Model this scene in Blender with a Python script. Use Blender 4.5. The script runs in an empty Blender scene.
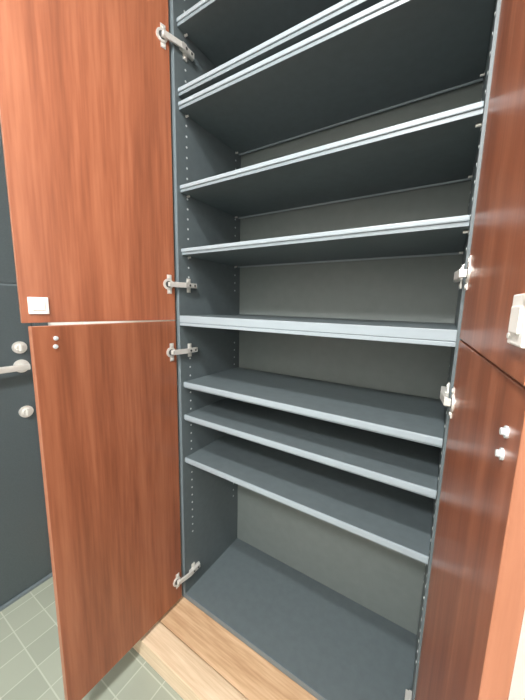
import bpy, bmesh, math
from mathutils import Vector, Matrix
W=0.8; D=0.344; TS=0.02
ZG1,ZG2,ZA,ZB,ZC,ZD,ZE,ZF=1.802,1.763,1.520,1.3225,1.0928,.862,.7385,.5707
ZH=1.99; ZTOP=2.33
FL=-0.028; TILE=-0.10; CEIL=2.42; XW=-0.64
sc=bpy.context.scene; col=sc.collection

# ---------- materials ----------
def mat(name,base,rough=.5,metal=0,noise=None,bump=0,spec=.5,nscale=(1,1,1),ndet=6):
    m=bpy.data.materials.new(name);m.use_nodes=True
    nt=m.node_tree;b=nt.nodes['Principled BSDF']
    b.inputs['Base Color'].default_value=(*base,1);b.inputs['Roughness'].default_value=rough;b.inputs['Metallic'].default_value=metal
    b.inputs['Specular IOR Level'].default_value=spec
    if noise:
        tc=nt.nodes.new('ShaderNodeTexCoord');mp=nt.nodes.new('ShaderNodeMapping');mp.inputs['Scale'].default_value=nscale
        n=nt.nodes.new('ShaderNodeTexNoise');n.inputs['Scale'].default_value=noise[0];n.inputs['Detail'].default_value=ndet
        r=nt.nodes.new('ShaderNodeValToRGB');r.color_ramp.elements[0].position=.3;r.color_ramp.elements[1].position=.7
        r.color_ramp.elements[0].color=(*noise[1],1);r.color_ramp.elements[1].color=(*noise[2],1)
        nt.links.new(tc.outputs['Object'],mp.inputs[0]);nt.links.new(mp.outputs[0],n.inputs['Vector']);nt.links.new(n.outputs[0],r.inputs[0]);nt.links.new(r.outputs[0],b.inputs['Base Color'])
        if bump:
            bp=nt.nodes.new('ShaderNodeBump');bp.inputs['Strength'].default_value=bump;bp.inputs['Distance'].default_value=.001
            nt.links.new(n.outputs[0],bp.inputs['Height']);nt.links.new(bp.outputs[0],b.inputs['Normal'])
    return m
def woodmat(name,dark,mid,light,sc3,rough=.35,bump=.1):
    m=bpy.data.materials.new(name);m.use_nodes=True;nt=m.node_tree;b=nt.nodes['Principled BSDF'];L=nt.links
    tc=nt.nodes.new('ShaderNodeTexCoord')
    def nz(s,det,dist):
        mp=nt.nodes.new('ShaderNodeMapping');mp.inputs['Scale'].default_value=s
        n=nt.nodes.new('ShaderNodeTexNoise');n.inputs['Scale'].default_value=1;n.inputs['Detail'].default_value=det;n.inputs['Distortion'].default_value=dist
        L.new(tc.outputs['Object'],mp.inputs[0]);L.new(mp.outputs[0],n.inputs['Vector']);return n
    n1=nz(sc3,8,.4);n2=nz(tuple(v*5 for v in sc3),4,0)
    mx=nt.nodes.new('ShaderNodeMath');mx.operation='MULTIPLY_ADD';mx.inputs[1].default_value=.4
    L.new(n2.outputs[0],mx.inputs[0])
    m2=nt.nodes.new('ShaderNodeMath');m2.operation='MULTIPLY';m2.inputs[1].default_value=.6;L.new(n1.outputs[0],m2.inputs[0]);L.new(m2.outputs[0],mx.inputs[2])
    r=nt.nodes.new('ShaderNodeValToRGB');e=r.color_ramp.elements
    e[0].position=.36;e[0].color=(*dark,1);e[1].position=.64;e[1].color=(*light,1);k=e.new(.5);k.color=(*mid,1)
    L.new(mx.outputs[0],r.inputs[0]);L.new(r.outputs[0],b.inputs['Base Color'])
    b.inputs['Roughness'].default_value=rough
    bp=nt.nodes.new('ShaderNodeBump');bp.inputs['Strength'].default_value=bump;bp.inputs['Distance'].default_value=.0005
    L.new(n2.outputs[0],bp.inputs['Height']);L.new(bp.outputs[0],b.inputs['Normal'])
    return m
M_door=woodmat('cherry_veneer',(.215,.070,.035),(.295,.098,.049),(.37,.135,.070),(22,22,1.1),.33,.05)
M_dedge=woodmat('cherry_edge',(.26,.095,.050),(.32,.125,.068),(.38,.155,.088),(28,28,1.3),.4,.05)
M_slate=mat('slate_melamine',(.10,.125,.137),.45,noise=(40,(.096,.121,.132),(.108,.137,.149)),spec=.5)
M_back=mat('slate_back',(.15,.175,.175),.55,noise=(30,(.152,.180,.178),(.166,.194,.192)))
M_edge=mat('shelf_edge_lit',(.285,.34,.38),.38)  # paler than the slate: light falling on the edges is put into the colour
M_edge2=mat('shelf_edge_groove',(.14,.175,.195),.4)
M_steel=mat('hinge_steel',(.82,.81,.78),.36,.55)
M_white=mat('latch_plastic',(.82,.80,.76),.4)
M_dark=mat('dark_hole',(.05,.05,.05),.6)
M_pin=mat('pin_nickel',(.65,.70,.72),.4,.2)
M_ent=mat('entrance_steel',(.07,.09,.10),.45,noise=(200,(.058,.076,.084),(.069,.088,.097)))
M_wall=mat('wallpaper',(.78,.77,.74),.85,noise=(120,(.77,.76,.73),(.81,.80,.77)),bump=.2)
M_ceil=mat('ceiling_paint',(.85,.85,.83),.9)
M_floor=woodmat('floor_oak',(.42,.26,.145),(.54,.36,.215),(.64,.45,.29),(2.2,30,30),.4)
M_kam=woodmat('step_edge_oak',(.53,.39,.26),(.63,.49,.34),(.72,.58,.43),(2.2,40,40),.4)
M_tile=bpy.data.materials.new('porcelain_tile');M_tile.use_nodes=True
nt=M_tile.node_tree;b=nt.nodes['Principled BSDF'];tc=nt.nodes.new('ShaderNodeTexCoord');br=nt.nodes.new('ShaderNodeTexBrick')
br.offset=0;br.inputs['Scale'].default_value=1;br.inputs['Brick Width'].default_value=.1;br.inputs['Row Height'].default_value=.1
br.inputs['Mortar Size'].default_value=.003;br.inputs['Color1'].default_value=(.30,.33,.275,1);br.inputs['Color2'].default_value=(.26,.29,.24,1);br.inputs['Mortar'].default_value=(.39,.42,.36,1);br.inputs['Mortar Smooth'].default_value=.8
nt.links.new(tc.outputs['Object'],br.inputs[0]);nt.links.new(br.outputs[0],b.inputs['Base Color']);b.inputs['Roughness'].default_value=.5

# ---------- mesh helpers ----------
def finish(name,bm,mats,parent=None,mw=None):
    bmesh.ops.recalc_face_normals(bm,faces=bm.faces[:])
    me=bpy.data.meshes.new(name);bm.to_mesh(me);bm.free()
    for m in mats: me.materials.append(m)
    o=bpy.data.objects.new(name,me);col.objects.link(o)
    if mw is not None:o.matrix_world=mw
    if parent:
        o.parent=parent
    return o
def addbox(bm,a,b,mi=0,bev=0):
    lo=[min(a[i],b[i]) for i in range(3)];hi=[max(a[i],b[i]) for i in range(3)]
    g=bmesh.ops.create_cube(bm,size=1);vs=g['verts']
    for v in vs:
        v.co=Vector([(lo[i]+hi[i])/2+v.co[i]*(hi[i]-lo[i]) for i in range(3)])
    fs=list({f for v in vs for f in v.link_faces})
    for f in fs:f.material_index=mi
    if bev:
        es=list({e for f in fs for e in f.edges})
        r=bmesh.ops.bevel(bm,geom=es,offset=bev,segments=2,affect='EDGES',profile=.6)
        for f in r['faces']:f.material_index=mi
    return fs
def addcyl(bm,c,axis,r,h,mi=0,seg=20,r2=None):
    g=bmesh.ops.create_cone(bm,cap_ends=True,segments=seg,radius1=r,radius2=r if r2 is None else r2,depth=h)
    q=Vector((0,0,1)).rotation_difference(Vector(axis)).to_matrix()
    fs=set()
    for v in g['verts']:
        v.co=q@v.co+Vector(c)
        fs|=set(v.link_faces)
    for f in fs:f.material_index=mi
def box(name,a,b,m,parent=None,bev=0):
    bm=bmesh.new();addbox(bm,a,b,0,bev);return finish(name,bm,[m],parent)
def empty(name):
    e=bpy.data.objects.new(name,None);e.empty_display_size=.1;col.objects.link(e);return e

# ---------- room ----------
YB=D+.03
box('floor',(XW-.1,-2.3,TILE-.05),(1.8,YB+.1,TILE),M_tile)
bm=bmesh.new();addbox(bm,(XW,-.108,TILE),(1.75,YB,FL),0,.001);finish('floor_wood',bm,[M_floor])
bm=bmesh.new();addbox(bm,(XW+.0,-.187,TILE),(1.75,-.110,FL),0,.003);finish('trim_step_edge',bm,[M_kam])
box('wall_back',(XW,YB,TILE),(1.8,YB+.1,CEIL),M_wall)
box('wall_back_nook',(XW,0.0,FL),(-.024,YB,CEIL),M_wall)
box('wall_back_pier',(W+.024,0.0,FL),(1.8,YB,CEIL),M_wall)
box('wall_right',(1.75,-2.3,TILE),(1.85,YB,CEIL),M_wall)
box('wall_front',(XW-.1,-2.4,TILE),(1.85,-2.3,CEIL),M_wall)
box('ceiling',(XW-.1,-2.4,CEIL),(1.85,YB+.1,CEIL+.08),M_ceil)
Y1=-.195
bm=bmesh.new();addbox(bm,(XW-.1,Y1+.04,TILE),(XW,YB,CEIL));addbox(bm,(XW-.1,-2.3,TILE),(XW,-1.12,CEIL));addbox(bm,(XW-.1,-1.12,2.0),(XW,Y1+.04,CEIL))
finish('wall_left',bm,[M_wall])
bm=bmesh.new()
addbox(bm,(XW-.09,Y1,FL),(XW+.012,Y1+.05,2.0),0,.002);addbox(bm,(XW-.09,-1.12,TILE),(XW+.012,-1.085,2.0),0,.002)
addbox(bm,(XW-.09,-1.085,1.965),(XW+.012,Y1,2.0),0,.002)
addbox(bm,(XW-.09,-1.085,TILE),(XW+.004,Y1,TILE+.012),1,.001)
finish('trim_door_frame',bm,[M_ent,M_edge2])
bm=bmesh.new()
addbox(bm,(XW-.05,-1.083,TILE+.014),(XW-.006,Y1-.002,1.205),0,.002)
addbox(bm,(XW-.05,-1.083,1.213),(XW-.006,Y1-.002,1.963),0,.002)
addbox(bm,(XW-.045,-1.08,1.20),(XW-.010,Y1-.005,1.22),2)
hx=XW-.006;hy=-.245
addcyl(bm,(hx+.004,hy,.89),(1,0,0),.026,.008,1,28)
addcyl(bm,(hx+.022,hy,.89),(1,0,0),.011,.044,1,20)
addbox(bm,(hx+.036,hy-.15,.879),(hx+.054,hy+.014,.903),1,.006)
for zz in (.965,.70):
    addcyl(bm,(hx+.004,hy,zz),(1,0,0),.024,.008,1,28)
    addcyl(bm,(hx+.012,hy,zz),(1,0,0),.014,.010,1,20)
    addbox(bm,(hx+.016,hy-.004,zz-.013),(hx+.026,hy+.004,zz+.013),1,.002)
finish('door_1',bm,[M_ent,M_steel,M_edge2])

# ---------- shoe cabinet ----------
cab=empty('shoe_cabinet')
SP=.02
def panel(bm,a,b):
    fs=addbox(bm,a,b,0)
    for f in fs:
        if f.calc_center_median().y<min(a[1],b[1])+1e-5: f.material_index=1
bm=bmesh.new();panel(bm,(-SP,0,-.02),(0,D+.012,ZTOP));finish('side_panel_left',bm,[M_slate,M_edge2],cab)
bm=bmesh.new();panel(bm,(W,0,-.02),(W+SP,D+.012,ZTOP));finish('side_panel_right',bm,[M_slate,M_slate],cab)
bm=bmesh.new();addbox(bm,(0,D,0),(W,D+.01,ZTOP));finish('back_panel',bm,[M_back],cab)
def shelf(name,z,th,y0,y1,x0=.001,x1=W-.001,ins=True):
    bm=bmesh.new()
    addbox(bm,(x0,y0+.0015,z-th/2),(x1,y1,z+th/2),0)
    if name=='bottom_board':
        addbox(bm,(x0,y0-.001,z-th/2-.0005),(x1,y0+.0015,z+th/2+.0005),2,.0008)
    elif ins:
        g=z-th*.05 if z>ZC else z-th*.3
        addbox(bm,(x0,y0-.004,g),(x1,y0+.0015,z+th/2+.0003),1,.0026)
        addbox(bm,(x0,y0,z-th/2),(x1,y0+.0015,g),3,.0004)
        addbox(bm,(x0,y1-.005,z-th/2-.005),(x1,y1,z-th/2),1,.001)
    else:
        g=z-th*.2
        addbox(bm,(x0,y0-.001,g+.001),(x1,y0+.0015,z+th/2+.0003),1,.001)
        addbox(bm,(x0,y0-.001,z-th/2),(x1,y0+.0015,g-.001),1,.001)
        addbox(bm,(x0,y0,g-.001),(x1,y0+.0015,g+.001),2)
    return finish(name,bm,[M_slate,M_edge,M_edge2,M_edge3],cab)
M_edge3=mat('shelf_edge_shaded',(.20,.245,.275),.4)  # lower front strip, shade below the bright bead painted in as darker colour
yb=D-.012
for n,z in (('shelf_8',ZH),('shelf_7',ZG1),('shelf_6',ZG2),('shelf_5',ZA),('shelf_4',ZB),('shelf_3',ZD),('shelf_2',ZE),('shelf_1',ZF)):
    shelf(n,z,.020 if z>ZC else .022,.014,yb)
shelf('fixed_middle_shelf',ZC,.034,.001,D,0,W,False)
shelf('bottom_board',-.010,.020,.001,D,0,W,False)
shelf('top_board',ZTOP-.01,.02,.001,D,0,W,False)
bm=bmesh.new();addbox(bm,(0,.03,FL),(W,.045,-.02));finish('plinth',bm,[M_slate],cab)
bm=bmesh.new()
z=.25
while z<2.2:
    if abs(z-ZC)>.1:
        for y in (.045,D-.035):
            addcyl(bm,(.0004,y,z),(1,0,0),.0034,.0008,0,10);addcyl(bm,(W-.0004,y,z),(1,0,0),.0034,.0008,0,10)
    z+=.032
finish('shelf_pin_holes',bm,[M_pin],cab)
bm=bmesh.new()
for z in (ZH,ZG1,ZG2,ZA,ZB,ZD,ZE,ZF):
    for y in (.045,D-.035):
        for x in (.005,W-.005): addcyl(bm,(x,y,z-.0140),(1,0,0),.0032,.010,0,12)
finish('shelf_pegs',bm,[M_steel],cab)

DW=.4116;TD=.02
def doorobj(name,side,ang,z0,z1,parts):
    px=-SP/2+.001 if side<0 else W+SP/2-.005
    d=Vector((math.cos(ang),-math.sin(ang),0)) if side<0 else Vector((-math.cos(ang),-math.sin(ang),0))
    n=Vector((-d.y,d.x,0))
    mw=Matrix(((d.x,n.x,0,px),(d.y,n.y,0,-.010),(0,0,1,0),(0,0,0,1)))
    s=1 if side<0 else -1
    bm=bmesh.new()
    addbox(bm,(0,-s*TD,z0),(DW,0,z1),0,.0012)
    for f in bm.faces:
        c=f.calc_center_median()
        if abs(c.x-DW)<.002 or abs(c.x)<.002 or abs(c.z-z0)<.002 or abs(c.z-z1)<.002:f.material_index=1
    finish(name,bm,[M_door,M_dedge],cab,mw)
    for kind,*a in parts:
        bm=bmesh.new()
        if kind=='latch':
            x,z=a
            addbox(bm,(x-.021,0,z-.021),(x+.021,s*.004,z+.021),0,.0015)
            addbox(bm,(x-.013,s*.0038,z-.011),(x+.013,s*.006,z+.011),0,.001)
            for k in(-1,1):addcyl(bm,(x+k*.017,s*.0045,z+k*.014),(0,1,0),.0025,.001,1,10)
            finish('push_latch_plate',bm,[M_white,M_steel],cab,mw)
        elif kind=='dots':
            for x,z in a:
                addcyl(bm,(x,s*.001,z),(0,1,0),.0055,.002,0,20)
                addcyl(bm,(x,s*.003,z),(0,1,0),.0032,.004,0,16)
            finish('bumper_pins',bm,[M_pin],cab,mw)
        elif kind=='hinge':
            z,=a
            addbox(bm,(.012,0,z-.031),(.028,s*.0022,z+.031),0,.0008)
            addcyl(bm,(.024,s*.0018,z),(0,1,0),.0175,.0036,0,28)
            addcyl(bm,(.024,s*.0037,z),(0,1,0),.0105,.001,1,24)
            for k in(-1,1):
                addcyl(bm,(.018,s*.003,z+k*.024),(0,1,0),.0042,.002,0,14)
            addbox(bm,(.014,s*.002,z-.007),(.026,s*.016,z+.007),0,.001)
            finish('hinge_cup',bm,[M_steel,M_dark],cab,mw)
            bm=bmesh.new()
            sx=1 if side<0 else -1; X0=0 if side<0 else W
            A=mw@Vector((.020,s*.012,z)); B=Vector((X0+sx*.013,.022,z))
            dd=B-A;L=dd.length;u=dd.normalized();w=Vector((0,0,1));v=w.cross(u)
            g=addbox(bm,(0,-.0035,-.0085),(L,.0035,.0085),0,.0015)
            for vv in bm.verts: vv.co=A+u*vv.co.x+v*vv.co.y+w*vv.co.z
            addbox(bm,(X0+sx*.006,.016,z-.0085),(X0+sx*.016,.070,z+.0085),0,.002)
            addbox(bm,(X0+sx*.0005,.034,z-.024),(X0+sx*.004,.050,z+.024),0,.001)
            addbox(bm,(X0+sx*.0005,.02,z-.007),(X0+sx*.008,.074,z+.007),0,.001)
            for y in(.036,.058):
                addcyl(bm,(X0+sx*.0165,y,z),(1,0,0),.0038,.002,1,14)
            for k in(-1,1):addcyl(bm,(X0+sx*.0045,.042,z+k*.017),(1,0,0),.004,.002,0,14)
            finish('hinge_arm',bm,[M_steel,M_dark],cab)
zs=ZC+.001
doorobj('door_upper_left',-1,1.80,zs+.001,ZTOP,[('hinge',1.213),('hinge',1.93),('latch',DW-.036,zs+.044)])
doorobj('door_lower_left',-1,1.60,-.008,zs-.003,[('hinge',.083),('hinge',.985),('dots',(DW-.047,zs-.033),(DW-.045,zs-.053))])
doorobj('door_upper_right',1,1.643,zs+.001,ZTOP,[('hinge',1.218),('hinge',1.93),('latch',DW-.026,zs+.050)])
doorobj('door_lower_right',1,1.651,-.008,zs-.003,[('hinge',.11),('hinge',.968),('dots',(DW-.034,zs-.048),(DW-.037,zs-.070))])

# ---------- lights ----------
def downlight(name,x,y,p,r=.06,c=(1,.98,.95)):
    e=empty(name)
    bm=bmesh.new()
    addcyl(bm,(x,y,CEIL-.006),(0,0,1),r+.015,.012,0,40);addcyl(bm,(x,y,CEIL-.013),(0,0,1),r,.003,1,40)
    ml=bpy.data.materials.new(name+'_glow');ml.use_nodes=True
    bb=ml.node_tree.nodes['Principled BSDF'];bb.inputs['Emission Color'].default_value=(*c,1);bb.inputs['Emission Strength'].default_value=6
    finish('lamp_body',bm,[M_white,ml],e)
    l=bpy.data.lights.new(name+'_light','AREA');l.shape='DISK';l.size=r*2;l.energy=p;l.color=c
    o=bpy.data.objects.new('lamp_light',l);o.location=(x,y,CEIL-.018);col.objects.link(o);o.parent=e
downlight('ceiling_lamp',.5,-.90,25,.05)
downlight('fill_lamp',.6,-1.95,56,.16)  # added fill behind the camera to brighten the cabinet, no known fixture
w=bpy.data.worlds.new('w');sc.world=w;w.use_nodes=True
w.node_tree.nodes['Background'].inputs[0].default_value=(.8,.9,1,1);w.node_tree.nodes['Background'].inputs[1].default_value=.3

cd=bpy.data.cameras.new('camera');cam=bpy.data.objects.new('camera',cd);col.objects.link(cam);sc.camera=cam
cd.sensor_fit='HORIZONTAL';cd.sensor_width=36;cd.lens=293.2/525*36;cd.clip_start=.01
cam.location=(.78117,-.70748,1.15105);cam.rotation_euler=(1.41927,-.02166,.56163)
sc.view_settings.view_transform='Standard';sc.view_settings.look='None';sc.view_settings.exposure=.3
